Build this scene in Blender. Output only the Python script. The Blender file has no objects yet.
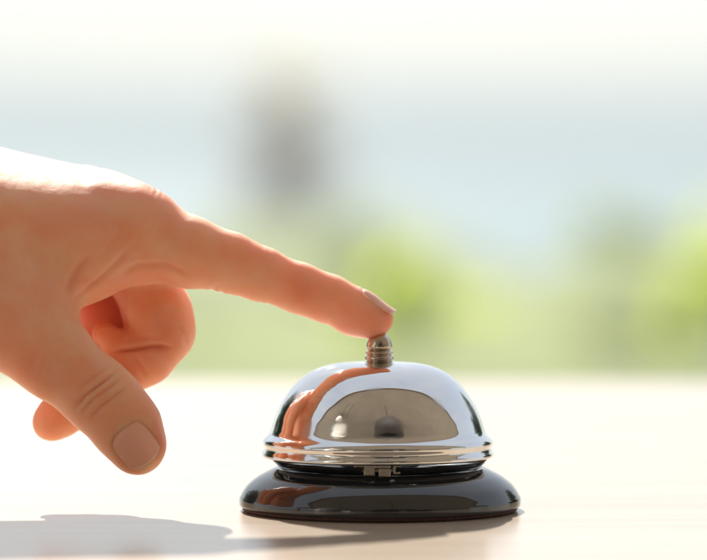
import bpy, bmesh, math, random
import numpy as np
from mathutils import Vector, Matrix
random.seed(7); rng = np.random.default_rng(7)
R = math.radians
scene = bpy.context.scene
COL = scene.collection

# ------------------------------------------------------------------ frame of reference
S = 0.3            # mm per photo pixel in the plane of the bell
D = 1242.0         # camera distance, mm
HY = 130.0         # horizon row
FPX = D / S
CX = 353.5
CAMX = (CX - 380.0) * S
HC = (511 - HY) * S
def w(px, py, Y=0.0):
    """a point (mm) seen at photo pixel px,py lying Y mm behind the bell"""
    k = S * (1 + Y / D)
    return np.array([CAMX + (px - CX) * k, Y, HC - (py - HY) * k])

# ------------------------------------------------------------------ helpers
def tag(o, label=None, cat=None, group=None, kind=None):
    if label: o['label'] = label
    if cat: o['category'] = cat
    if group: o['group'] = group
    if kind: o['kind'] = kind
    return o
def link_mesh(name, verts, faces, mat, parent=None, smooth=True):
    me = bpy.data.meshes.new(name)
    me.from_pydata([tuple(map(float, v)) for v in verts], [], [tuple(map(int, f)) for f in faces])
    me.update()
    if smooth: me.polygons.foreach_set('use_smooth', [True] * len(me.polygons))
    if mat: me.materials.append(mat)
    o = bpy.data.objects.new(name, me); COL.objects.link(o)
    if parent: o.parent = parent
    return o
def bm_obj(name, bm, mat, parent=None, smooth=False):
    me = bpy.data.meshes.new(name); bm.to_mesh(me); bm.free()
    if smooth: me.polygons.foreach_set('use_smooth', [True] * len(me.polygons))
    if mat: me.materials.append(mat)
    o = bpy.data.objects.new(name, me); COL.objects.link(o)
    if parent: o.parent = parent
    return o
def empty(name, loc=(0, 0, 0)):
    o = bpy.data.objects.new(name, None); COL.objects.link(o); o.location = loc; return o
def box(bm, x0, x1, y0, y1, z0, z1, bevel=0):
    r = bmesh.ops.create_cube(bm, size=1)
    bmesh.ops.scale(bm, vec=(x1 - x0, y1 - y0, z1 - z0), verts=r['verts'])
    bmesh.ops.translate(bm, vec=((x0 + x1) / 2, (y0 + y1) / 2, (z0 + z1) / 2), verts=r['verts'])
    if bevel:
        es = list({e for v in r['verts'] for e in v.link_edges})
        bmesh.ops.bevel(bm, geom=es, offset=bevel, segments=3, affect='EDGES', profile=0.5)
def resample(prof, step):
    """Catmull-Rom through sharp-marked profile points (r,z[,sharp])"""
    segs = []; cur = [prof[0][:2]]
    for p in prof[1:]:
        cur.append(p[:2])
        if len(p) > 2: segs.append(cur); cur = [p[:2]]
    if len(cur) > 1: segs.append(cur)
    out = []
    for si, sg in enumerate(segs):
        P = [np.array(q, float) for q in sg]
        if len(P) == 2:
            n = 2; pts = [P[0] + (P[1] - P[0]) * t for t in np.linspace(0, 1, n + 1)]
        else:
            pts = []
            E = [2 * P[0] - P[1]] + P + [2 * P[-1] - P[-2]]
            for i in range(1, len(E) - 2):
                L = np.linalg.norm(E[i + 1] - E[i]); n = max(2, int(L / step))
                for t in np.arange(n) / n:
                    # centripetal-ish uniform CR
                    a, b, c, d = E[i - 1], E[i], E[i + 1], E[i + 2]
                    pts.append(0.5 * ((2 * b) + (-a + c) * t + (2 * a - 5 * b + 4 * c - d) * t * t + (-a + 3 * b - 3 * c + d) * t ** 3))
            pts.append(P[-1])
        out += pts if si == 0 else pts[1:]
    return out
def lathe(name, prof, mat, parent=None, seg=192, step=0.5, center=(0, 0), rfun=None):
    pts = resample(prof, step)
    verts = []; faces = []; rings = []
    for (r, z) in pts:
        if r < 1e-3:
            rings.append([len(verts)]); verts.append((center[0] / 1000, center[1] / 1000, z / 1000))
        else:
            ring = []
            for k in range(seg):
                a = 2 * math.pi * k / seg; rr = r if not rfun else r * rfun(a, r, z)
                ring.append(len(verts)); verts.append(((center[0] + rr * math.cos(a)) / 1000, (center[1] + rr * math.sin(a)) / 1000, z / 1000))
            rings.append(ring)
    for a, b in zip(rings[:-1], rings[1:]):
        if len(a) == 1 and len(b) == 1: continue
        for k in range(seg):
            k2 = (k + 1) % seg
            if len(a) == 1: faces.append((a[0], b[k], b[k2]))
            elif len(b) == 1: faces.append((a[k], b[0], a[k2]))
            else: faces.append((a[k], b[k], b[k2], a[k2]))
    return link_mesh(name, verts, faces, mat, parent)

# ------------------------------------------------------------------ materials
def mat(name):
    m = bpy.data.materials.new(name); m.use_nodes = True
    nt = m.node_tree; b = nt.nodes['Principled BSDF']
    return m, nt, b
def simple(name, col, rough=0.5, metal=0.0, noise=0.0, scale=5.0, bump=0.0, spec=None):
    m, nt, b = mat(name)
    b.inputs['Roughness'].default_value = rough; b.inputs['Metallic'].default_value = metal
    if spec is not None: b.inputs['Specular IOR Level'].default_value = spec
    tc = nt.nodes.new('ShaderNodeTexCoord'); nz = nt.nodes.new('ShaderNodeTexNoise')
    nz.inputs['Scale'].default_value = scale; nz.inputs['Detail'].default_value = 5
    nt.links.new(tc.outputs['Object'], nz.inputs['Vector'])
    rp = nt.nodes.new('ShaderNodeValToRGB'); nt.links.new(nz.outputs['Fac'], rp.inputs['Fac'])
    c = np.array(col)
    rp.color_ramp.elements[0].position = 0.3; rp.color_ramp.elements[1].position = 0.7
    rp.color_ramp.elements[0].color = (*(c * (1 - noise)), 1); rp.color_ramp.elements[1].color = (*np.minimum(c * (1 + noise), 1), 1)
    nt.links.new(rp.outputs['Color'], b.inputs['Base Color'])
    if bump:
        bp = nt.nodes.new('ShaderNodeBump'); bp.inputs['Strength'].default_value = 1; bp.inputs['Distance'].default_value = bump
        nt.links.new(nz.outputs['Fac'], bp.inputs['Height']); nt.links.new(bp.outputs['Normal'], b.inputs['Normal'])
    return m
def chrome_mat(name, col, rough, wob=0.00002):
    m, nt, b = mat(name)
    b.inputs['Base Color'].default_value = (*col, 1); b.inputs['Metallic'].default_value = 1
    tc = nt.nodes.new('ShaderNodeTexCoord')
    nz = nt.nodes.new('ShaderNodeTexNoise'); nz.inputs['Scale'].default_value = 60; nz.inputs['Detail'].default_value = 2
    nt.links.new(tc.outputs['Object'], nz.inputs['Vector'])
    bp = nt.nodes.new('ShaderNodeBump'); bp.inputs['Distance'].default_value = wob; bp.inputs['Strength'].default_value = 1
    nt.links.new(nz.outputs['Fac'], bp.inputs['Height']); nt.links.new(bp.outputs['Normal'], b.inputs['Normal'])
    # faint smudges in the polish
    n2 = nt.nodes.new('ShaderNodeTexNoise'); n2.inputs['Scale'].default_value = 120; n2.inputs['Detail'].default_value = 6
    nt.links.new(tc.outputs['Object'], n2.inputs['Vector'])
    mr = nt.nodes.new('ShaderNodeMapRange'); mr.inputs['From Min'].default_value = 0.48; mr.inputs['From Max'].default_value = 0.72
    mr.inputs['To Min'].default_value = rough; mr.inputs['To Max'].default_value = rough + 0.16
    nt.links.new(n2.outputs['Fac'], mr.inputs['Value']); nt.links.new(mr.outputs['Result'], b.inputs['Roughness'])
    return m
M_CHROME = chrome_mat('chrome', (0.72, 0.72, 0.72), 0.03)
M_KNOB = chrome_mat('nickel', (0.56, 0.48, 0.39), 0.08)
M_STEEL = chrome_mat('steel', (0.26, 0.24, 0.21), 0.25)
m, nt, b = mat('black_enamel'); M_BLACK = m
b.inputs['Base Color'].default_value = (0.012, 0.011, 0.012, 1); b.inputs['Roughness'].default_value = 0.06
b.inputs['IOR'].default_value = 1.7; b.inputs['Coat Weight'].default_value = 0; b.inputs['Coat Roughness'].default_value = 0.03
tc = nt.nodes.new('ShaderNodeTexCoord'); nz = nt.nodes.new('ShaderNodeTexNoise'); nz.inputs['Scale'].default_value = 400; nz.inputs['Detail'].default_value = 3
nt.links.new(tc.outputs['Object'], nz.inputs['Vector'])
bp = nt.nodes.new('ShaderNodeBump'); bp.inputs['Distance'].default_value = 0.00001
nt.links.new(nz.outputs['Fac'], bp.inputs['Height']); nt.links.new(bp.outputs['Normal'], b.inputs['Normal'])
M_FELT = simple('felt', (0.10, 0.035, 0.02), 0.8, noise=0.2, scale=900)

# table: warm wood under a satin lacquer
m, nt, b = mat('lacquered_wood'); M_TABLE = m
tc = nt.nodes.new('ShaderNodeTexCoord'); mp = nt.nodes.new('ShaderNodeMapping')
mp.inputs['Scale'].default_value = (1.5, 18, 18)
nt.links.new(tc.outputs['Object'], mp.inputs['Vector'])
nz = nt.nodes.new('ShaderNodeTexNoise'); nz.inputs['Scale'].default_value = 3; nz.inputs['Detail'].default_value = 6; nz.inputs['Distortion'].default_value = 0.6
nt.links.new(mp.outputs['Vector'], nz.inputs['Vector'])
rp = nt.nodes.new('ShaderNodeValToRGB'); nt.links.new(nz.outputs['Fac'], rp.inputs['Fac'])
rp.color_ramp.elements[0].position = 0.3; rp.color_ramp.elements[0].color = (0.47, 0.37, 0.27, 1)
rp.color_ramp.elements[1].position = 0.7; rp.color_ramp.elements[1].color = (0.55, 0.45, 0.34, 1)
nt.links.new(rp.outputs['Color'], b.inputs['Base Color'])
b.inputs['Roughness'].default_value = 0.19; b.inputs['IOR'].default_value = 1.6
bp = nt.nodes.new('ShaderNodeBump'); bp.inputs['Distance'].default_value = 0.00006
n3 = nt.nodes.new('ShaderNodeTexNoise'); n3.inputs['Scale'].default_value = 160; n3.inputs['Detail'].default_value = 4
nt.links.new(tc.outputs['Object'], n3.inputs['Vector'])
nt.links.new(n3.outputs['Fac'], bp.inputs['Height']); nt.links.new(bp.outputs['Normal'], b.inputs['Normal'])

# skin
m, nt, b = mat('skin'); M_SKIN = m
tc = nt.nodes.new('ShaderNodeTexCoord')
at = nt.nodes.new('ShaderNodeAttribute'); at.attribute_name = 'red'
nz = nt.nodes.new('ShaderNodeTexNoise'); nz.inputs['Scale'].default_value = 110; nz.inputs['Detail'].default_value = 5
nt.links.new(tc.outputs['Object'], nz.inputs['Vector'])
rp = nt.nodes.new('ShaderNodeValToRGB'); nt.links.new(nz.outputs['Fac'], rp.inputs['Fac'])
rp.color_ramp.elements[0].position = 0.3; rp.color_ramp.elements[0].color = (0.92, 0.42, 0.235, 1)
rp.color_ramp.elements[1].position = 0.72; rp.color_ramp.elements[1].color = (0.96, 0.54, 0.35, 1)
mx = nt.nodes.new('ShaderNodeMix'); mx.data_type = 'RGBA'
nt.links.new(at.outputs['Fac'], mx.inputs[0]); nt.links.new(rp.outputs['Color'], mx.inputs[6])
mx.inputs[7].default_value = (0.74, 0.20, 0.12, 1)
nt.links.new(mx.outputs[2], b.inputs['Base Color'])
b.inputs['Roughness'].default_value = 0.5; b.inputs['IOR'].default_value = 1.42
b.inputs['Subsurface Weight'].default_value = 1.0
b.inputs['Subsurface Radius'].default_value = (1.0, 0.36, 0.18)
b.inputs['Subsurface Scale'].default_value = 0.0058
vo = nt.nodes.new('ShaderNodeTexVoronoi'); vo.feature = 'DISTANCE_TO_EDGE'; vo.inputs['Scale'].default_value = 900
nzw = nt.nodes.new('ShaderNodeTexNoise'); nzw.inputs['Scale'].default_value = 500; nzw.inputs['Detail'].default_value = 3
mxv = nt.nodes.new('ShaderNodeMix'); mxv.data_type = 'RGBA'; mxv.inputs[0].default_value = 0.003
nt.links.new(tc.outputs['Object'], nzw.inputs['Vector'])
nt.links.new(tc.outputs['Object'], mxv.inputs[6]); nt.links.new(nzw.outputs['Color'], mxv.inputs[7])
nt.links.new(mxv.outputs[2], vo.inputs['Vector'])
mh = nt.nodes.new('ShaderNodeMath'); mh.operation = 'MINIMUM'; mh.inputs[1].default_value = 0.12
nt.links.new(vo.outputs['Distance'], mh.inputs[0])
n4 = nt.nodes.new('ShaderNodeTexNoise'); n4.inputs['Scale'].default_value = 330; n4.inputs['Detail'].default_value = 4
nt.links.new(tc.outputs['Object'], n4.inputs['Vector'])
ma = nt.nodes.new('ShaderNodeMath'); ma.operation = 'MULTIPLY_ADD'; ma.inputs[1].default_value = 1.4
nt.links.new(n4.outputs['Fac'], ma.inputs[0]); nt.links.new(mh.outputs[0], ma.inputs[2])
bp = nt.nodes.new('ShaderNodeBump'); bp.inputs["Distance"].default_value = 0.0001; bp.inputs['Strength'].default_value = 0.8
nt.links.new(ma.outputs[0], bp.inputs['Height']); nt.links.new(bp.outputs['Normal'], b.inputs['Normal'])
m, nt, b = mat('nail'); M_NAIL = m
tc = nt.nodes.new('ShaderNodeTexCoord')
uvn = nt.nodes.new('ShaderNodeAttribute'); uvn.attribute_name = 'free'
mx = nt.nodes.new('ShaderNodeMix'); mx.data_type = 'RGBA'
mx.inputs[6].default_value = (0.92, 0.46, 0.33, 1); mx.inputs[7].default_value = (0.84, 0.66, 0.54, 1)
nt.links.new(uvn.outputs['Fac'], mx.inputs[0]); nt.links.new(mx.outputs[2], b.inputs['Base Color'])
b.inputs['Roughness'].default_value = 0.34; b.inputs['Subsurface Weight'].default_value = 0.0
b.inputs['Subsurface Radius'].default_value = (1.0, 0.4, 0.25); b.inputs['Subsurface Scale'].default_value = 0.0035
b.inputs['Coat Weight'].default_value = 0.3; b.inputs['Coat Roughness'].default_value = 0.22

# ------------------------------------------------------------------ the bell
bell = empty('service_bell', (0, 0, 0))
tag(bell, 'chrome reception call bell with nickel knob on a glossy black base', 'bell')
def Z(y): return (511 - y) * S
DCX = (377.5 - 380) * S
# base
lathe('base', [(0, 3.2), (39, 3.2, 1), (41.6, 1.2, 1), (42.3, 1.7), (42.4, 3.0), (42.35, 3.9), (42.0, 4.5, 1), (41.3, 5.8), (40.0, 7.6), (38.3, 9.1), (36.3, 10.5), (34.2, 11.6), (32.8, 12.3),
               (31.9, 12.7), (31.3, 12.9), (30.6, 12.6), (29.0, 11.0), (26, 10.4), (14, 10.2), (0, 10.2)], M_BLACK, bell)
lathe('base_pad', [(0, 0.2), (40.5, 0.2, 1), (41.3, 0.5), (41.5, 1.15, 1), (0, 1.2)], M_FELT, bell)
# inner tray with turned-up rim, cut into four wide tabs
def tray():
    bm = bmesh.new()
    gaps = [(-100, -82), (-14, 4), (76, 94), (176, 190)]
    pr = [(12, 12.3), (26, 12.5), (29.6, 13.1), (31.4, 14.1), (32.2, 14.8), (32.4, 15.1), (32.1, 15.4), (31.0, 15.1), (29.0, 14.2), (26, 13.5), (12, 13.4)]
    edges = [4, 76, 94, 176, 190, 260, 278, 346]
    for a0, a1 in ((4, 76), (94, 176), (190, 260), (278, 346)):
        n = 36; rings = []
        for i in range(n + 1):
            a = R(a0 + (a1 - a0) * i / n)
            rings.append([bm.verts.new((r * math.cos(a) / 1000, r * math.sin(a) / 1000, z / 1000)) for r, z in pr])
        for i in range(n):
            for k in range(len(pr)):
                k2 = (k + 1) % len(pr)
                bm.faces.new((rings[i][k], rings[i + 1][k], rings[i + 1][k2], rings[i][k2]))
        bm.faces.new(rings[0]); bm.faces.new(rings[-1][::-1])
    bmesh.ops.recalc_face_normals(bm, faces=bm.faces)
    return bm
t = bm_obj('striker_tray', tray(), M_BLACK, bell, smooth=True)
md = t.modifiers.new('es', 'EDGE_SPLIT'); md.split_angle = R(40)
# striker: bent steel lever reaching the front notch
bm = bmesh.new()
box(bm, -0.0055, 0.0060, -0.0300, 0.012, 0.0138, 0.0150, 0.0004)
box(bm, -0.0050, -0.0016, -0.0312, -0.0296, 0.0128, 0.0166, 0.0004)
box(bm, -0.0006, 0.0030, -0.0316, -0.0298, 0.0122, 0.0174, 0.0004)
box(bm, 0.0036, 0.0058, -0.0308, -0.0290, 0.0132, 0.0162, 0.0004)
box(bm, -0.0020, 0.0030, -0.0325, -0.0300, 0.0150, 0.0180, 0.0005)
box(bm, -0.0078, -0.0050, -0.0305, -0.024, 0.0150, 0.0166, 0.0004)
bm_obj('striker', bm, M_STEEL, bell)
lathe('post', [(0, 10.3), (4, 10.3, 1), (4, 18, 1), (2.4, 18.5), (2.2, 30), (2.2, 43), (0, 43)], M_STEEL, bell, seg=48)
# dome, closed shell
dome_out = [(0, 44.6), (6, 44.6), (11, 44.35), (15, 43.7), (18.8, 42.4), (22.0, 40.5), (25.4, 37.4), (28.4, 33.3), (30.5, 29.2), (31.7, 25.8), (32.3, 23.9),
            (33.0, 22.8), (34.0, 21.9), (34.65, 21.0), (34.75, 20.2), (34.35, 19.4), (34.2, 18.8), (34.5, 18.0), (34.95, 17.2), (34.8, 16.4), (34.2, 16.1, 1)]
dome_in = [(33.6, 16.3), (33.5, 19), (33.2, 21.4), (31.6, 23.0), (30.8, 25.6), (29.6, 29.0), (27.5, 32.9), (24.6, 36.8), (21.3, 39.7), (18.2, 41.4), (14.6, 42.7), (6, 43.6), (0, 43.6)]
lathe('dome', dome_out + dome_in, M_CHROME, bell, seg=256, center=(DCX, 0))
# push knob
K = lambda px, y: (px * S, Z(y))
knob = [(0, Z(369)), (2.4, Z(369), 1), (2.6, Z(367.5)), (3.6, Z(366.6)), (4.3, Z(365)), (4.5, Z(363.4)), (4.2, Z(361.9)), (3.7, Z(361.0)), (3.7, Z(360.4)), (4.3, Z(359.6)), (4.45, Z(358.0)),
        (4.2, Z(356.3)), (3.7, Z(355.3)), (3.7, Z(354.6)), (4.15, Z(353.6)), (4.25, Z(352.2)), (3.9, Z(351.0)), (3.1, Z(350.3)), (3.75, Z(349.2)), (3.95, Z(346)), (3.6, Z(341.5)), (3.1, Z(338)), (2.5, Z(335.2)), (1.8, Z(333.6)), (1.0, Z(332.8)), (0, Z(332.6))]
lathe('push_knob', knob, M_KNOB, bell, seg=96, step=0.2, center=(DCX * 0.3, 0))

# ------------------------------------------------------------------ the hand (implicit surface, one continuous mesh)
WR = []   # wrinkle / redness spots: (point, dir, half-length, spacing, depth, radius, red)
def chain(pts):
    return [(w(a, b_, c), r) for a, b_, c, r in pts]
INDEX = chain([(96, 216, 0, 11.8), (137, 235, -2, 11.5), (188, 252, -3, 10.2), (228, 262, -3, 8.4), (262, 274.5, -3, 7.35), (300, 288.5, -2, 7.0), (328, 299, -1, 6.6), (356, 311, 0, 5.9), (378, 319, 0.5, 4.5)])
MIDDLE = chain([(106, 219, 17, 11.6), (139, 266, 14, 10.6), (158, 315, 9, 9.9), (163, 333, 8, 9.0), (146, 357, 7, 7.9), (112, 380, 5, 7.3), (80, 402, 3, 6.9), (58, 417, 2, 6.2), (49.5, 424, 1.5, 5.2)])
RING = chain([(78, 213, 35, 11.3), (112, 265, 32, 9.8), (116, 314, 25, 10.8), (118, 335, 23, 10.2), (106, 356, 21, 8.4), (88, 374, 21, 7.1), (62, 385, 19, 6.4)])
PINKY = chain([(38, 215, 51, 10.5), (66, 268, 48, 8.4), (86, 312, 43, 7.8), (86, 328, 41, 7.2), (66, 346, 37, 6.4), (38, 358, 34, 5.8)])
THUMB = chain([(-120, 262, -16, 17), (-45, 300, -20, 16), (28, 334, -24, 12.6), (52, 357, -26, 11.2), (94, 393, -28, 9.9), (113, 411, -28.5, 9.3), (130, 431, -29, 8.8), (139.5, 447, -29, 7.2)])
PALM = []
wr = [w(-175, 222, 0), w(-175, 158, 20), w(-175, 160, 34), w(-175, 180, 44)]
heads = [w(135, 236, -2), w(104, 218, 17), w(74, 215, 35), w(38, 215, 51)]
for a, b_, r0, r1 in zip(wr, heads, (16, 16, 15, 14), (12.2, 12.4, 11.6, 10.6)):
    PALM.append((a, b_, r0, r1))
# palm body, palmar side
PALM += [(w(-175, 188, 11), w(108, 222, 8), 15, 11.0), (w(-175, 205, 5), w(116, 230, 3), 15, 11.0),
         (w(-160, 235, 20), w(75, 262, 10), 17, 11.0), (w(-160, 240, 30), w(60, 262, 30), 17, 11), (w(-150, 245, 38), w(20, 262, 45), 15, 10),
         (w(-110, 262, -2), w(20, 290, -12), 19, 13.0),      # thenar
         (w(-60, 225, -10), w(82, 246, -9), 15, 12.0),       # first interosseous
         (w(20, 290, -14), w(84, 262, -8), 8.5, 8.0)]          # web
ARM = [(w(-175, 195, 20), w(-330, 150, 12), 22, 24), (w(-175, 205, 30), w(-330, 165, 26), 19, 22),
       (w(-330, 150, 12), w(-1050, -60, -40), 24, 36), (w(-330, 165, 26), w(-1050, -45, -26), 22, 34)]

# grid: fine in view, coarse out of it
xs = np.concatenate([np.arange(-420, -175, 4.0), np.arange(-175, -118, 1.6), np.arange(-118, 10, 0.62)])
ys = np.arange(-95, 72, 0.8); ys = ys[(ys > -75)]
zs = np.arange(2, 210, 0.7)
zs = np.concatenate([np.arange(4, 118, 0.64), np.arange(118, 240, 2.0)])
ys = np.concatenate([np.arange(-95, -46, 2.5), np.arange(-46, 16, 0.7), np.arange(16, 74, 1.1)])
NX, NY, NZ = len(xs), len(ys), len(zs)
print('grid', NX, NY, NZ, NX * NY * NZ / 1e6)
BIG = np.float32(60)
def cone_sdf(X, Y, Zz, a, b_, r0, r1):
    ba = b_ - a; L2 = float(ba @ ba)
    px, py, pz = X - a[0], Y - a[1], Zz - a[2]
    t = np.clip((px * ba[0] + py * ba[1] + pz * ba[2]) / L2, 0, 1)
    return np.sqrt((px - t * ba[0]) ** 2 + (py - t * ba[1]) ** 2 + (pz - t * ba[2]) ** 2) - (r0 + (r1 - r0) * t)
def smin(a, b_, k):
    h = np.maximum(k - np.abs(a - b_), 0) / k
    return np.minimum(a, b_) - h * h * k * 0.25
def group(prims, k, pad=16):
    P = np.array([p for a, b_, r0, r1 in prims for p in (a - max(r0, r1) - pad, a + max(r0, r1) + pad, b_ - max(r0, r1) - pad, b_ + max(r0, r1) + pad)])
    lo, hi = P.min(0), P.max(0)
    sx = slice(*np.searchsorted(xs, (lo[0], hi[0]))); sy = slice(*np.searchsorted(ys, (lo[1], hi[1]))); sz = slice(*np.searchsorted(zs, (lo[2], hi[2])))
    X = xs[sx, None, None].astype(np.float32); Y = ys[None, sy, None].astype(np.float32); Zz = zs[None, None, sz].astype(np.float32)
    d = None
    for a, b_, r0, r1 in prims:
        q = cone_sdf(X, Y, Zz, a.astype(np.float32), b_.astype(np.float32), r0, r1)
        d = q if d is None else smin(d, q, np.float32(k))
    return (sx, sy, sz), d.astype(np.float32), (X, Y, Zz)
def prims(ch): return [(ch[i][0], ch[i + 1][0], ch[i][1], ch[i + 1][1]) for i in range(len(ch) - 1)]
F = np.full((NX, NY, NZ), BIG, np.float32)
sl, d, _ = group(PALM + ARM, 12, pad=20)
F[sl] = d
def add(prs, kin, kmax, kmin, centre, r0, r1):
    sl, d, (X, Y, Zz) = group(prs, kin)
    dist = np.sqrt((X - centre[0]) ** 2 + (Y - centre[1]) ** 2 + (Zz - centre[2]) ** 2)
    t = np.clip((r1 - dist) / (r1 - r0), 0, 1); t = t * t * (3 - 2 * t)
    k = kmin + (kmax - kmin) * t
    F[sl] = smin(F[sl], d, k.astype(np.float32))
add(prims(THUMB), 5, 14, 0.8, THUMB[1][0], 30, 52)
add(prims(PINKY), 3, 8, 0.8, PINKY[0][0], 8, 26)
add(prims(RING), 3, 8, 0.8, RING[0][0], 8, 26)
add(prims(MIDDLE), 3, 8, 0.8, MIDDLE[0][0], 8, 27)
add(prims(INDEX), 4, 9, 0.9, INDEX[1][0], 10, 26)
def carve(a, b_, r, k):
    """smooth groove"""
    a = np.asarray(a, float); b_ = np.asarray(b_, float)
    sl, d, _ = group([(a, b_, r, r)], 1, pad=6)
    f = F[sl]; F[sl] = -smin(-f, d, np.float32(k))
def bump_on(a, b_, r, k):
    sl, d, _ = group([(np.asarray(a), np.asarray(b_), r, r)], 1, pad=12)
    F[sl] = smin(F[sl], d, np.float32(k))
# pads and joints
bump_on(w(352, 314, 0), w(368, 319, 0), 5.2, 4)             # fingertip pulp
bump_on(w(122, 430, -27), w(136, 449, -27), 6.5, 5)          # thumb pulp
bump_on(w(142, 213, -2), w(152, 218, -2), 4.0, 6)            # index knuckle
bump_on(w(94, 186, 16), w(104, 190, 16), 3.4, 6)             # middle knuckle
# flexion creases seen from the thumb side
bump_on(w(104, 334, 6), w(120, 347, 3), 3.8, 4)
# tiny tendon line from web up to the index

def surface_nets(F):
    ins = F < 0
    c = [ins[i:NX - 1 + i, j:NY - 1 + j, k:NZ - 1 + k] for i in (0, 1) for j in (0, 1) for k in (0, 1)]
    s = sum(q.astype(np.uint8) for q in c)
    act = (s > 0) & (s < 8)
    idx = np.full(act.shape, -1, np.int64)
    I, J, Kk = np.nonzero(act); n = len(I); idx[I, J, Kk] = np.arange(n)
    acc = np.zeros((n, 3)); cnt = np.zeros(n)
    corner = [(i, j, k) for i in (0, 1) for j in (0, 1) for k in (0, 1)]
    for a in corner:
        for ax in range(3):
            if a[ax]: continue
            b_ = list(a); b_[ax] = 1
            fa = F[I + a[0], J + a[1], Kk + a[2]]; fb = F[I + b_[0], J + b_[1], Kk + b_[2]]
            m_ = (fa < 0) != (fb < 0)
            t = np.where(m_, fa / np.where(m_, fa - fb, 1), 0)
            A = np.stack([xs[I + a[0]], ys[J + a[1]], zs[Kk + a[2]]], 1); B = np.stack([xs[I + b_[0]], ys[J + b_[1]], zs[Kk + b_[2]]], 1)
            acc += np.where(m_[:, None], A + (B - A) * t[:, None], 0); cnt += m_
    V = acc / cnt[:, None]
    quads = []
    for ax in range(3):
        n0 = [NX, NY, NZ]
        a = np.take(ins, range(0, n0[ax] - 1), ax); b_ = np.take(ins, range(1, n0[ax]), ax)
        diff = a != b_
        o1, o2 = [(1, 2), (2, 0), (0, 1)][ax]
        P = np.array(np.nonzero(diff))
        ok = (P[o1] > 0) & (P[o2] > 0) & (P[o1] < n0[o1] - 1) & (P[o2] < n0[o2] - 1)
        P = P[:, ok]; flip = a[tuple(P)]
        def at_(d1, d2):
            Q = P.copy(); Q[o1] += d1; Q[o2] += d2; return idx[tuple(Q)]
        q = np.stack([at_(-1, -1), at_(0, -1), at_(0, 0), at_(-1, 0)], 1)
        q[~flip] = q[~flip][:, ::-1]
        quads.append(q)
    return V, np.concatenate(quads)
V, Q = surface_nets(F)
print('hand verts', len(V))
def laplace(V, Q, it, lam):
    e = np.concatenate([Q[:, [0, 1]], Q[:, [1, 2]], Q[:, [2, 3]], Q[:, [3, 0]]])
    for i in range(it):
        for l in (lam, -lam * 0.97):
            acc = np.zeros_like(V); c = np.zeros(len(V))
            for k in range(3): acc[:, k] = np.bincount(e[:, 0], V[e[:, 1], k], len(V)) + np.bincount(e[:, 1], V[e[:, 0], k], len(V))
            c = np.bincount(e[:, 0], minlength=len(V)) + np.bincount(e[:, 1], minlength=len(V))
            V = V + l * (acc / c[:, None] - V)
    return V
V = laplace(V, Q, 6, 0.6)
def normals(V, Q):
    n = np.cross(V[Q[:, 2]] - V[Q[:, 0]], V[Q[:, 3]] - V[Q[:, 1]])
    N = np.zeros_like(V)
    for j in range(4):
        for k in range(3): N[:, k] += np.bincount(Q[:, j], n[:, k], len(V))
    return N / np.maximum(np.linalg.norm(N, axis=1), 1e-9)[:, None]
N = normals(V, Q)
def vnoise(P, sc, seed):
    r = np.random.default_rng(seed); G = r.random((32, 32, 32))
    q = P / sc; i = np.floor(q).astype(int); f = q - i; f = f * f * (3 - 2 * f); out = 0
    for dx in (0, 1):
        for dy in (0, 1):
            for dz in (0, 1):
                wt = (f[:, 0] if dx else 1 - f[:, 0]) * (f[:, 1] if dy else 1 - f[:, 1]) * (f[:, 2] if dz else 1 - f[:, 2])
                out = out + wt * G[(i[:, 0] + dx) % 32, (i[:, 1] + dy) % 32, (i[:, 2] + dz) % 32]
    return out
disp = np.zeros(len(V)); red = np.zeros(len(V))
def wrinkles(c, axis, nrm, n, spacing, depth, width, rad, facing=0.2, redv=0.0):
    """n transverse furrows round point c; axis = along finger, nrm = side they lie on"""
    global disp, red
    axis = axis / np.linalg.norm(axis); nrm = nrm / np.linalg.norm(nrm)
    p = V - c; dd = np.linalg.norm(p, axis=1)
    f = np.clip((N @ nrm - facing) / 0.3, 0, 1) * np.clip(1 - dd / rad, 0, 1) ** 0.5 * (dd < rad)
    side = np.cross(axis, nrm); v = p @ side
    u = p @ axis + 1.6 * (vnoise(V, 4.0, 5) - 0.5) - 0.03 * v * v * (1)
    for i in range(n):
        u0 = (i - (n - 1) / 2) * spacing * (1 + 0.2 * math.sin(i * 2.3)); dp = depth * (0.6 + 0.4 * math.cos((i - (n - 1) / 2) * 1.3))
        disp -= f * dp * np.exp(-((u - u0) / width) ** 2)
    red = np.maximum(red, redv * np.clip(1 - dd / rad, 0, 1) ** 0.8 * np.clip((N @ nrm), 0, 1))
up = np.array([0.1, 0.15, 1.0]); cam = np.array([0, -1.0, 0.05])
ax_i = INDEX[5][0] - INDEX[3][0]
nup = np.array([0.40, 0.0, 0.92])
wrinkles(w(262, 250, -3), ax_i, nup, 7, 1.5, 0.28, 0.45, 11, 0.0, 0.25)
wrinkles(w(325, 277, -1), ax_i, nup, 5, 1.2, 0.2, 0.4, 7.5, 0.0, 0.2)
wrinkles(w(266, 298, -3), ax_i, -nup, 2, 1.8, 0.35, 0.6, 8, 0.0, 0.15)
wrinkles(w(330, 322, -1), ax_i, -nup, 2, 1.5, 0.35, 0.5, 6.5, 0.0, 0.1)
wrinkles(w(215, 290, -3), ax_i, -nup, 2, 2.4, 0.5, 0.8, 9, 0.0, 0.1)
wrinkles(w(156, 189, -2), ax_i, up, 5, 1.5, 0.45, 0.5, 7.5, 0.0, 0.9)
wrinkles(w(101, 168, 16), ax_i, up, 4, 1.4, 0.40, 0.5, 6.5, 0.0, 0.9)
wrinkles(w(3, 146, 22), ax_i, up, 3, 1.4, 0.35, 0.5, 6.0, 0.0, 0.8)
ax_t = THUMB[5][0] - THUMB[4][0]
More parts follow.
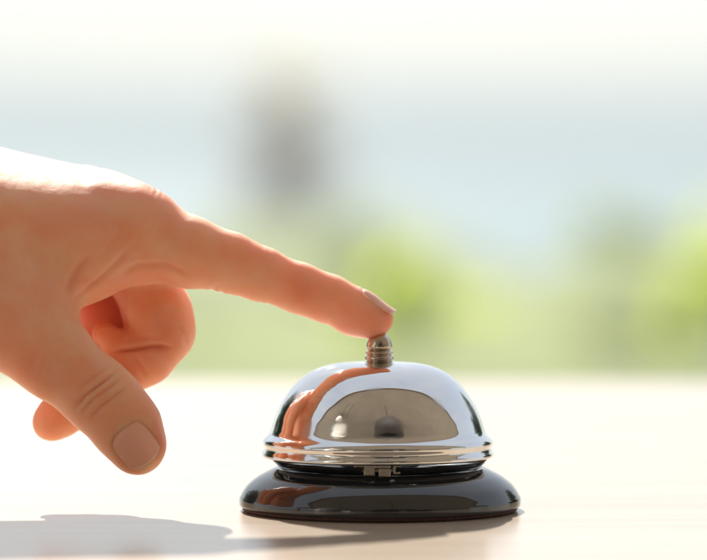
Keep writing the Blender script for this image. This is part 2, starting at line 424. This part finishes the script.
wrinkles(w(94, 392, -39), ax_t, cam, 6, 1.5, 0.22, 0.4, 12, 0.1, 0.15)
wrinkles(w(55, 345, -36), ax_t, cam, 3, 3.2, 0.22, 0.8, 14, 0.2, 0.0)
wrinkles(w(140, 372, -1), w(112, 380, 5) - w(146, 357, 7), cam, 2, 2.5, 0.22, 0.6, 8, 0.1, 0.0)
def groove(pts, depth, width, Y0, Y1, redv=0.0, taper=True):
    """crease along a line given as seen from the viewer's side, on skin lying Y0..Y1 deep"""
    global disp, red
    k = D / (D + V[:, 1]); PX = CX + (V[:, 0] - CAMX) / S * k; PY = HY + (HC - V[:, 2]) / S * k
    best = np.full(len(V), 1e9); tt = np.zeros(len(V)); n = len(pts) - 1
    for i in range(n):
        a = np.array(pts[i], float); b_ = np.array(pts[i + 1], float); d = b_ - a
        t = np.clip(((PX - a[0]) * d[0] + (PY - a[1]) * d[1]) / (d @ d), 0, 1)
        q = np.hypot(PX - a[0] - t * d[0], PY - a[1] - t * d[1]) * S
        m_ = q < best; best[m_] = q[m_]; tt[m_] = (i + t[m_]) / n
    f = np.exp(-(best / width) ** 2) * (V[:, 1] > Y0) * (V[:, 1] < Y1) * np.clip(-N[:, 1] / 0.25, 0, 1)
    if taper: f *= np.clip(np.sin(np.pi * (0.04 + 0.92 * tt)) * 1.6, 0, 1)
    disp -= f * depth; red = np.maximum(red, redv * f)
groove([(66, 298), (71, 281), (80, 267), (92, 256)], 0.75, 1.5, -60, 10, 0.3)
groove([(67, 304), (85, 291), (101, 277), (119, 261), (134, 244)], 0.6, 1.0, -60, 10, 0.2)
groove([(115, 277), (137, 265), (167, 264), (192, 278)], 0.55, 0.9, -60, 5, 0.2)
groove([(96, 262), (110, 247), (122, 232)], 0.35, 1.4, -60, 5)
groove([(112, 352), (130, 350), (150, 347), (170, 347)], 1.3, 0.8, -60, 14, 0.8)
groove([(150, 378), (140, 364), (134, 355)], 0.35, 0.8, -60, 14, 0.2)
groove([(176, 325), (184, 335), (187, 346)], 0.3, 0.7, -60, 14, 0.1)
groove([(124, 341), (140, 338), (158, 337)], 0.3, 0.8, -60, 14, 0.1)
groove([(117, 371), (100, 384), (84, 396), (76, 408)], 1.0, 0.6, -60, -20, 0.3)
groove([(122, 377), (106, 390), (92, 400), (82, 413)], 0.7, 0.5, -60, -20, 0.2)
groove([(127, 386), (112, 398), (98, 409), (90, 420)], 0.8, 0.5, -60, -20, 0.2)
groove([(110, 365), (93, 378), (78, 390)], 0.45, 0.6, -60, -20, 0.1)
groove([(84, 336), (68, 350), (50, 368)], 0.22, 1.0, -60, -20)
groove([(30, 240), (45, 275), (40, 310)], 0.4, 2.5, -60, -10)
red = np.maximum(red, 0.75 * np.clip(1 - np.linalg.norm(V - w(382, 320, 0), axis=1) / 14, 0, 1))
red = np.maximum(red, 0.7 * np.clip(1 - np.linalg.norm(V - w(158, 440, -34), axis=1) / 8, 0, 1))
red = np.maximum(red, 0.9 * np.clip(1.5 - 1.5 * np.linalg.norm(V - w(95, 318, 20), axis=1) / 26, 0, 1) * (V[:, 1] > 3))  # deep red painted into the palm hollow to stand for its shade
red = np.maximum(red, 0.35 * np.clip(vnoise(V, 11.0, 8) * 1.6 - 0.7, 0, 1))
disp += 0.5 * (vnoise(V, 9.0, 3) - 0.5) + 0.06 * (vnoise(V, 2.4, 4) - 0.5)

# thumb nail
def fit_nail(c, axis, nrm, L, W, ext, u0, fold, label):
    axis = axis / np.linalg.norm(axis); nrm = nrm - axis * (nrm @ axis); nrm = nrm / np.linalg.norm(nrm); side = np.cross(axis, nrm)
    p = V - c; u = p @ axis / (L / 2); v = p @ side / (W / 2); h = p @ nrm
    sel = (np.maximum(abs(u), abs(v)) < 1.0) & (N @ nrm > 0.15) & (abs(h) < 7)
    T = lambda u, v: np.stack([np.ones_like(u), u, v, u * u, v * v, u * v], 1)
    co = np.linalg.lstsq(T(u[sel], v[sel]), h[sel], rcond=None)[0]
    def hf(a, b_):
        a = np.asarray(a, float); b_ = np.asarray(b_, float); ac = np.minimum(a, u0)
        return T(ac, b_) @ co + (co[1] + 2 * co[3] * u0 + co[5] * b_) * (a - ac) * 0.7
    # sink the skin below the plate, raise a fold round its sides and base
    rr = (np.abs(u) ** 3.5 + np.abs(v) ** 3.5) ** (1 / 3.5)
    near = (rr < 1.5) & (N @ nrm > 0.0) & (abs(h) < 7)
    sheet = hf(u, v)
    ins = near * np.clip((1.03 - rr) / 0.08, 0, 1)
    disp[:] = np.where(ins > 0, disp * (1 - ins) + ins * np.minimum(sheet - 0.45 - h, 0.0), disp)
    disp[:] += near * fold * np.exp(-((rr - 1.12) / 0.10) ** 2) * np.clip((0.6 - u) / 0.3, 0, 1)
    nu, nv = 36, 30; vs = []; fr = []
    for layer in (0, 1):
        for i in range(nu + 1):
            for j in range(nv + 1):
                U = 2 * i / nu - 1; Vv = 2 * j / nv - 1
                # square -> rounded outline
                uu = U * (1 - 0.20 * abs(Vv) ** 3) if U > 0 else U * (1 - 0.16 * abs(Vv) ** 2.4)
                uu = uu * (1.02 + ext / 2) + 0.04 + ext / 2; vv = Vv * (1 - 0.13 * abs(U) ** 3)
                hh = float(hf([uu], [vv])[0])
                hh += 0.22 * (1 - abs(Vv) ** 5) - 0.12 + 0.30 * max(0, U) ** 2 - 0.35 * max(0, -U - 0.8) / 0.2 - (0.42 if layer else 0)
                vs.append(c + axis * uu * L / 2 + side * vv * W / 2 + nrm * hh); fr.append(max(0, min(1, (U - 0.90) / 0.05)))
    fs = []; n1 = (nu + 1) * (nv + 1); W_ = nv + 1
    for i in range(nu):
        for j in range(nv):
            a = i * W_ + j
            fs.append((a, a + 1, a + W_ + 1, a + W_)); fs.append((a + n1, a + W_ + n1, a + W_ + 1 + n1, a + 1 + n1))
        for j in (0, nv):
            a = i * W_ + j; fs.append((a, a + W_, a + W_ + n1, a + n1))
    for j in range(nv):
        for i in (0, nu):
            a = i * W_ + j; fs.append((a, a + n1, a + 1 + n1, a + 1))
    o = link_mesh('fingernail', np.array(vs) / 1000, fs, M_NAIL)
    at = o.data.attributes.new('free', 'FLOAT', 'POINT'); at.data.foreach_set('value', fr)
    bm = bmesh.new(); bm.from_mesh(o.data); bmesh.ops.recalc_face_normals(bm, faces=bm.faces); bm.to_mesh(o.data); bm.free()
    o['label'] = label
    return o
tn_c = w(136.5, 445, -37.4); tn_ax = w(146, 459, -37.0) - w(118, 426, -39.0); tn_n = np.array([0.36, -1.0, 0.10])
thumb_nail = fit_nail(tn_c, tn_ax, tn_n, 12.6, 10.9, 0.0, 1.0, 0.2, 'broad thumb nail facing the viewer')
# index nail (seen edge-on from below the top)
in_ax = w(394, 309.5, 0) - w(362, 295.5, 0); in_n = np.array([0.44, -0.10, 0.9]); in_c = w(376, 301.5, 0.3)
index_nail = fit_nail(in_c, in_ax, in_n, 10.5, 8.6, 0.22, 0.3, 0.12, 'index finger nail with pale free edge')
V2 = V + N * disp[:, None]
hand = link_mesh('hand', V2 / 1000, Q, M_SKIN)
at = hand.data.attributes.new('red', 'FLOAT', 'POINT'); at.data.foreach_set('value', np.clip(red, 0, 1).astype(np.float32))
tag(hand, 'bare hand reaching in from the left, index finger pressing the bell knob', 'hand')
for o in (thumb_nail,
          index_nail):
    o.parent = hand

# ------------------------------------------------------------------ table
table = empty('table', (0, 0, -0.75))
tag(table, 'pale cream lacquered wooden table top under the bell', 'table')
EDGE = (D * 381 / (380.5 - HY) - D) / 1000
bm = bmesh.new(); box(bm, -0.95, 0.95, -0.42, EDGE, 0.75 - 0.035, 0.75, 0.004)
bm_obj('table_top', bm, M_TABLE, table)
M_LEG = simple('painted_wood', (0.5, 0.44, 0.36), 0.4, noise=0.1)
for sx in (-0.88, 0.88):
    for sy in (-0.35, EDGE - 0.07):
        bm = bmesh.new(); box(bm, sx - 0.03, sx + 0.03, sy - 0.03, sy + 0.03, 0, 0.7146, 0.004); bm_obj('leg', bm, M_LEG, table)

# ------------------------------------------------------------------ surroundings
def plane(name, x0, x1, y0, y1, z, mt):
    o = link_mesh(name, [(x0, y0, z), (x1, y0, z), (x1, y1, z), (x0, y1, z)], [(0, 1, 2, 3)], mt, smooth=False); return tag(o, kind='structure')
M_STONE = simple('paving', (0.70, 0.63, 0.55), 0.7, noise=0.15, scale=3)
M_GRASS = simple('grass', (0.17, 0.20, 0.04), 0.8, noise=0.35, scale=0.12, spec=0.1)
M_SEA = simple('sea', (0.10, 0.20, 0.22), 0.25, noise=0.1, scale=0.05)
M_SEA.node_tree.nodes['Principled BSDF'].inputs['IOR'].default_value = 1.33
bm = bmesh.new(); box(bm, -12, 12, -14, 2.4, -3.0, -0.75); tag(bm_obj('terrace', bm, M_STONE), kind='structure')
# lawn, a strip of land ending at the shore, with a low point in the middle
pts = []
def P_at(px, dist, z): return ((CAMX + (px - CX) * 0) / 1000 + (px - CX) / FPX * dist, dist - D / 1000, z)
GZ = -3.0
shore = [(-3500, 78), (-200, 80), (60, 88), (170, 105), (220, 150), (380, 165), (460, 112), (520, 88), (560, 98), (640, 125), (900, 130), (4000, 110)]
top = [P_at(px, dd, GZ) for px, dd in shore]
near = [(-60, 2.41, GZ)] + [(60, 2.41, GZ)]
vs = [(-90, -40, GZ), (90, -40, GZ)] + top[::-1]
o = link_mesh('lawn', vs, [tuple(range(len(vs)))], M_GRASS, smooth=False)
bm = bmesh.new(); bm.from_mesh(o.data)
g = bmesh.ops.extrude_face_region(bm, geom=list(bm.faces)); bmesh.ops.translate(bm, vec=(0, 0, -4), verts=[e for e in g['geom'] if isinstance(e, bmesh.types.BMVert)])
bmesh.ops.recalc_face_normals(bm, faces=bm.faces); bm.to_mesh(o.data); bm.free(); tag(o, kind='structure')
plane('sea', -1400, 1400, -90, 1800, -6.0, M_SEA)

def foliage_mat(name, c0, c1):
    m, nt, b = mat(name)
    oi = nt.nodes.new('ShaderNodeTexCoord'); nz = nt.nodes.new('ShaderNodeTexNoise'); nz.inputs['Scale'].default_value = 2.5
    nt.links.new(oi.outputs['Object'], nz.inputs['Vector'])
    rp = nt.nodes.new('ShaderNodeValToRGB'); nt.links.new(nz.outputs['Fac'], rp.inputs['Fac'])
    rp.color_ramp.elements[0].position = 0.35; rp.color_ramp.elements[1].position = 0.65
    rp.color_ramp.elements[0].color = (*c0, 1); rp.color_ramp.elements[1].color = (*c1, 1)
    nt.links.new(rp.outputs['Color'], b.inputs['Base Color']); b.inputs['Roughness'].default_value = 0.55
    tr = nt.nodes.new('ShaderNodeBsdfTranslucent'); nt.links.new(rp.outputs['Color'], tr.inputs['Color'])
    ms = nt.nodes.new('ShaderNodeMixShader'); ms.inputs[0].default_value = 0.85
    nt.links.new(b.outputs[0], ms.inputs[1]); nt.links.new(tr.outputs[0], ms.inputs[2])
    nt.links.new(ms.outputs[0], nt.nodes['Material Output'].inputs['Surface'])
    return m
M_LIME = foliage_mat('lime_leaves', (0.50, 0.60, 0.02), (0.70, 0.76, 0.03))
M_GREEN = foliage_mat('green_leaves', (0.20, 0.26, 0.04), (0.34, 0.38, 0.08))
M_PALM = foliage_mat('palm_leaves', (0.34, 0.28, 0.14), (0.44, 0.36, 0.20))
M_DEEP = foliage_mat("deep_leaves", (0.05, 0.065, 0.03), (0.10, 0.12, 0.05))
M_BARK = simple('bark', (0.24, 0.17, 0.11), 0.9, noise=0.3, scale=6)
def crown(rx, ry, rz, n, leaf, cz, mt, parent, lumps=9):
    cs = [(rng.normal(size=3) * 0.42) for _ in range(lumps)]
    vs = []; fs = []
    for _ in range(n):
        c = cs[rng.integers(lumps)]; d = rng.normal(size=3); d /= np.linalg.norm(d); r = rng.random() ** 0.4 * 0.52
        p = (c + d * r) * np.array([rx, ry, rz]) + np.array([0, 0, cz])
        if p[2] < 0.05: continue
        a = rng.normal(size=3); a /= np.linalg.norm(a); b_ = np.cross(a, rng.normal(size=3)); b_ /= np.linalg.norm(b_)
        s = leaf * 1.3 * (0.6 + 0.8 * rng.random()); k = len(vs)
        vs += [p - a * s, p + b_ * s * 0.45, p + a * s, p - b_ * s * 0.45]; fs.append((k, k + 1, k + 2, k + 3))
    return link_mesh('crown', vs, fs, mt, parent, smooth=False)
def tube(bm, pts, seg=10):
    rings = []
    for p, r in pts: rings.append([bm.verts.new((p[0] + r * math.cos(2 * math.pi * k / seg), p[1] + r * math.sin(2 * math.pi * k / seg), p[2])) for k in range(seg)])
    for a, b_ in zip(rings[:-1], rings[1:]):
        for k in range(seg): bm.faces.new((a[k], a[(k + 1) % seg], b_[(k + 1) % seg], b_[k]))
    bm.faces.new(rings[0][::-1]); bm.faces.new(rings[-1])
def shrub(name, px, dist, wpx, ytop, mt, label, cat, n=1500, grp=None):
    k = FPX / dist; base = P_at(px, dist, GZ)
    ybase = HY + (HC / 1000 - GZ) * k; h = (ybase - ytop) / k
    o = empty(name, base); tag(o, label, cat, grp)
    bm = bmesh.new(); tube(bm, [((0, 0, 0), 0.06 * h / 2 + 0.03), ((0.05, 0, h * 0.3), 0.05 * h / 2), ((-0.02, 0.03, h * 0.7), 0.02)])
    tube(bm, [((0.04, 0, h * 0.25), 0.04), ((0.2 * h, 0.05, h * 0.6), 0.015)]); tube(bm, [((0.02, 0, h * 0.2), 0.04), ((-0.2 * h, -0.05, h * 0.62), 0.015)])
    bm_obj('trunk', bm, M_BARK, o)
    rx = wpx / k / 2
    crown(rx, rx, h * 0.52, n, 0.16, h * 0.54, mt, o)
    return o
shrub('bush', 412, 60, 110, 236, M_LIME, 'bright lime bush just behind the bell knob', 'bush', 300)
shrub('bush', 335, 75, 120, 222, M_GREEN, 'soft pale green bush left of the bell knob', 'bush', 140)
shrub('bush', 455, 70, 80, 305, M_LIME, 'low green bush right of the bright lime one', 'bush', 130)
shrub('bush', 712, 58, 110, 238, M_LIME, 'yellow-green bush at the right edge', 'bush', 240)
shrub('tree', 618, 90, 110, 205, M_GREEN, 'pale green small tree at the right', 'tree', 160)
shrub('bush', 640, 60, 130, 315, M_GREEN, 'low green bush under the small right tree', 'bush', 170)
shrub('bush', 200, 62, 130, 330, M_GREEN, 'low green bush behind the curled fingers', 'bush', 180)
shrub('bush', 30, 66, 120, 335, M_GREEN, 'low green bush at the left edge', 'bush', 170)
# palm
pb = P_at(287, 150, GZ); kp = FPX / 150
palm = empty('palm_tree', pb); tag(palm, 'far grey-green palm tree rising above the horizon behind the pointing hand', 'tree')
ph = (HY + (HC / 1000 - GZ) * kp - 112) / kp
bm = bmesh.new(); tube(bm, [((0, 0, 0), 0.34), ((0.1, 0, ph * 0.5), 0.26), ((0.05, 0, ph), 0.24)]); bm_obj('trunk', bm, M_BARK, palm)
vs = []; fs = []
for i in range(26):
    a = rng.random() * 2 * math.pi; el = rng.random() * 1.9 - 0.5; L = 2.6 + rng.random() * 0.8
    for s in range(7):
        t0 = s / 7; t1 = (s + 1) / 7
        def pp(t): return np.array([math.cos(a) * math.cos(el) * L * t, math.sin(a) * math.cos(el) * L * t, math.sin(el) * L * t - 1.0 * t * t]) + np.array([0.05, 0, ph])
        p0, p1 = pp(t0), pp(t1); sd = np.array([-math.sin(a), math.cos(a), 0]) * 0.32
        for sg in (1, -1):
            k = len(vs); vs += [p0, p1, p1 + sg * sd * (1 - t1 * 0.7) + [0, 0, -0.15], p0 + sg * sd * (1 - t0 * 0.7) + [0, 0, -0.15]]; fs.append((k, k + 1, k + 2, k + 3))
link_mesh('crown', vs, fs, M_PALM, palm, smooth=False)

bm = bmesh.new()
for _ in range(230):
    a = rng.random() * 2 * math.pi; z0 = ph * (0.12 + 0.86 * rng.random()); r1 = 0.8 + (1.6 + 0.6 * z0 / ph) * rng.random(); dz = 0.5 + 0.5 * rng.random(); wd = 0.10
    p0 = Vector((0.35 * math.cos(a), 0.35 * math.sin(a), z0)); p1 = Vector((r1 * math.cos(a), r1 * math.sin(a), z0 - dz)); sd = Vector((-math.sin(a), math.cos(a), 0)) * wd
    bm.faces.new([bm.verts.new(q) for q in (p0 - sd, p0 + sd, p1 + sd * 1.4, p1 - sd * 1.4)])
bm_obj('dry_fronds', bm, simple('dry_fronds', (0.50, 0.34, 0.20), 0.9, noise=0.2, scale=3), palm)

for x, y, h, lab in ((-7.5, 7.5, 7.4, 'leafy tree left of the terrace, out of frame, mirrored in the dome'), (7, 9.5, 6.4, 'leafy tree right of the terrace, out of frame, mirrored in the dome')):
    o = empty('tree', (x, y, GZ)); tag(o, lab, 'tree')
    bm = bmesh.new(); tube(bm, [((0, 0, 0), 0.22), ((0.1, 0, h * 0.4), 0.16), ((-0.05, 0.1, h * 0.75), 0.07)]); tube(bm, [((0.05, 0, h * 0.3), 0.1), ((1.1, 0.3, h * 0.6), 0.04)]); tube(bm, [((0.05, 0, h * 0.32), 0.1), ((-1.1, -0.3, h * 0.62), 0.04)])
    bm_obj('trunk', bm, M_BARK, o); crown(2.6, 2.6, 2.9, 5000, 0.14, h - 2.0, M_DEEP, o)

# veranda behind the camera, what the chrome mirrors
M_WALL = simple('render_wall', (0.38, 0.335, 0.295), 0.8, noise=0.08, scale=1.5)
M_DARK = simple('dark_glass', (0.05, 0.045, 0.04), 0.2, noise=0.1)
ver = empty('veranda', (0, -4.6, -0.746)); ver.rotation_euler = (0, 0, R(12)); tag(ver, 'taupe rendered veranda house behind the viewer', 'house')
bm = bmesh.new(); box(bm, -5.9, 10.9, -0.4, 0, 0, 3.05); bm_obj('wall', bm, M_WALL, ver)
bm = bmesh.new(); box(bm, -6, 11, -0.6, 4.25, 3.054, 3.3); bm_obj('roof', bm, M_WALL, ver)
for x in (-5.6, 10.6):
    bm = bmesh.new(); box(bm, x - 0.15, x + 0.15, 3.4, 3.7, 0, 3.052); bm_obj('pillar', bm, M_WALL, ver)
for x in (-3.6, 0.3, 2.6):
    bm = bmesh.new(); box(bm, x - 0.9, x + 0.9, 0.002, 0.08, 0, 2.3); bm_obj('door', bm, M_DARK, ver)
bm = bmesh.new(); box(bm, -6.1, 11.1, 4.252, 4.33, 2.90, 3.32); bm_obj('fascia', bm, simple('dark_beams', (0.10, 0.07, 0.05), 0.6, noise=0.2), ver)
pl = empty('dark_reflection_prop', (0.30, -1.30, 0.78)); tag(pl, 'added dark lamp hanging under the veranda roof', 'drum')  # unseen drum, added only to darken the middle of the dome reflection
lathe('prop_shell', [(60, 235, 1), (380, 225, 1), (390, 215, 1), (390, -210, 1), (382, -210, 1), (382, 205, 1), (60, 215)], simple('prop_dark', (0.035, 0.028, 0.022), 0.8, noise=0.3, scale=60), pl, seg=48, step=20)
bm = bmesh.new(); tube(bm, [((0, 0, 0.22), 0.008), ((0, 0, 1.52), 0.008)]); bm_obj('cord', bm, M_DARK, pl)
M_PROP_WHITE = simple('prop_white', (0.75, 0.70, 0.62), 0.8, noise=0.05, scale=8)
for x, y, z, r, lab in ((-0.95, -1.05, 0.72, 170, 'larger added white lantern hanging at the veranda edge'), (-1.15, -0.95, 1.2, 120, 'smaller added white lantern hanging higher at the veranda edge')):  # unseen white globes, added to give the dome reflection bright spots
    ln = empty('bright_reflection_prop', (x, y, z)); tag(ln, lab, 'globe')
    lathe('prop_shell', [(r * 0.3, r * 0.9, 1), (r * 0.75, r * 0.6), (r, 0), (r * 0.75, -r * 0.6), (r * 0.3, -r * 0.9, 1), (r * 0.28, -r * 0.88), (r * 0.7, -r * 0.58), (r * 0.97, 0), (r * 0.7, r * 0.58), (r * 0.28, r * 0.88)], M_PROP_WHITE, ln, seg=40, step=20)
    bm = bmesh.new(); tube(bm, [((0, 0, r / 1100), 0.006), ((0, 0, 2.3 - z), 0.006)]); bm_obj('cord', bm, M_DARK, ln)
M_WHITE = simple('white_canvas', (0.75, 0.74, 0.71), 0.7, noise=0.04)
def deck_chair(x, y, rz, label):
    o = empty('deck_chair', (x, y, -0.746)); o.rotation_euler = (0, 0, rz); tag(o, label, 'chair', 'white chairs on the terrace behind the viewer')
    bm = bmesh.new(); box(bm, -0.32, 0.32, -0.3, 0.3, 0.36, 0.46, 0.03); bm_obj('seat', bm, M_WHITE, o)
    bm = bmesh.new(); box(bm, -0.32, 0.32, -0.4, -0.302, 0.36, 0.95, 0.03); bm_obj('backrest', bm, M_WHITE, o)
    for sx in (-0.28, 0.28):
        for sy in (-0.33, 0.26):
            bm = bmesh.new(); box(bm, sx - 0.025, sx + 0.025, sy - 0.025, sy + 0.025, 0, 0.358); bm_obj('leg', bm, M_WHITE, o)
deck_chair(-1.5, -2.2, 0.5, 'white terrace chair mirrored in the dome, nearer the table')
deck_chair(-2.0, -3.3, 0.2, 'white terrace chair mirrored in the dome, nearer the house')

def backdrop(x0, y0, x1, y1, z0, z1):  # unseen white cloth, added to brighten the left of the dome reflection
    vs = []; fs = []; n = 160; d = np.array([x1 - x0, y1 - y0]); L = np.linalg.norm(d); nn = np.array([-d[1], d[0]]) / L
    for i in range(n + 1):
        t = i / n; q = np.array([x0, y0]) + d * t; o_ = 0.035 * math.sin(t * L / 0.11 * 2 * math.pi) + 0.015 * math.sin(t * 23)
        for z in (z0, (z0 + z1) / 2, z1):
            vs.append((*(q + nn * o_ * (1 if z < z1 else 0.5)), z))
    for i in range(n):
        for k in range(2): a = i * 3 + k; fs.append((a, a + 3, a + 4, a + 1))
    o = link_mesh('backdrop', vs, fs, M_WHITE); sm = o.modifiers.new('thick', 'SOLIDIFY'); sm.thickness = 0.002
    return tag(o, 'added white curtain hanging from the veranda roof edge', 'backdrop')
backdrop(-2.6, -1.9, -1.7, -1.45, -0.7, 2.28)

# ------------------------------------------------------------------ haze over the water
m = bpy.data.materials.new('haze'); m.use_nodes = True; nt = m.node_tree; nt.nodes.remove(nt.nodes['Principled BSDF'])
pv = nt.nodes.new('ShaderNodeVolumePrincipled'); pv.inputs['Density'].default_value = 0.0026; pv.inputs['Color'].default_value = (0.49, 0.56, 0.58, 1)
pv.inputs['Anisotropy'].default_value = 0.2
nt.links.new(pv.outputs[0], nt.nodes['Material Output'].inputs['Volume'])
bm = bmesh.new(); box(bm, -1500, 1500, -100, 1900, -8, 6.0)
tag(bm_obj('haze', bm, m), kind='stuff')

# ------------------------------------------------------------------ light
SUNV = Vector((-0.26, 1.42, 1.10)).normalized()
elev = math.asin(SUNV.z); azi = math.atan2(SUNV.x, SUNV.y)
ld = bpy.data.lights.new('sun', 'SUN'); ld.energy = 4.0; ld.angle = R(0.53); ld.color = (1.0, 0.95, 0.88)
lo = bpy.data.objects.new('sun', ld); COL.objects.link(lo); lo.rotation_euler = (-SUNV).to_track_quat('-Z', 'Y').to_euler()
world = bpy.data.worlds.new('World'); scene.world = world; world.use_nodes = True
nt = world.node_tree; bg = nt.nodes['Background']; sk = nt.nodes.new('ShaderNodeTexSky'); sk.sky_type = 'NISHITA'; sk.sun_disc = False
sk.sun_elevation = elev; sk.sun_rotation = azi; sk.air_density = 1.0; sk.dust_density = 0.4; sk.ozone_density = 1.0
tc = nt.nodes.new('ShaderNodeTexCoord'); mp = nt.nodes.new('ShaderNodeMapping'); mp.inputs['Scale'].default_value = (1.2, 1.2, 4.0)
nz = nt.nodes.new('ShaderNodeTexNoise'); nz.inputs['Scale'].default_value = 1.6; nz.inputs['Detail'].default_value = 7; nz.inputs['Distortion'].default_value = 0.4
mr = nt.nodes.new('ShaderNodeMapRange'); mr.inputs['From Min'].default_value = 0.35; mr.inputs['From Max'].default_value = 0.7
mr.inputs['To Min'].default_value = 0.72; mr.inputs['To Max'].default_value = 0.95
nt.links.new(tc.outputs['Generated'], mp.inputs['Vector']); nt.links.new(mp.outputs['Vector'], nz.inputs['Vector']); nt.links.new(nz.outputs['Fac'], mr.inputs['Value'])
mx = nt.nodes.new('ShaderNodeMix'); mx.data_type = 'RGBA'; mx.inputs[7].default_value = (3.65, 3.80, 4.0, 1)
nt.links.new(mr.outputs['Result'], mx.inputs[0]); nt.links.new(sk.outputs[0], mx.inputs[6]); nt.links.new(mx.outputs[2], bg.inputs['Color']); bg.inputs['Strength'].default_value = 0.10

# ------------------------------------------------------------------ camera
cd = bpy.data.cameras.new('camera'); cam_o = bpy.data.objects.new('camera', cd); COL.objects.link(cam_o); scene.camera = cam_o
cam_o.location = (CAMX / 1000, -D / 1000, HC / 1000)
pitch = math.atan((280 - HY) / FPX)
cam_o.rotation_euler = (R(90) - pitch, 0, 0)
cd.sensor_width = 36; cd.lens = 36 * FPX / 707 * math.cos(pitch) ; cd.clip_end = 100000; cd.clip_start = 0.05
cd.dof.use_dof = True; cd.dof.focus_distance = (D - 18) / 1000; cd.dof.aperture_blades = 0
APER = 26.0
cd.dof.aperture_fstop = cd.lens / APER
scene.view_settings.view_transform = 'Standard'; scene.view_settings.look = 'None'; scene.view_settings.gamma = 1
scene.view_settings.exposure = 1.12
scene.render.engine = 'CYCLES'
scene.cycles.max_bounces = 10
scene.render.resolution_x = 1024; scene.render.resolution_y = 811
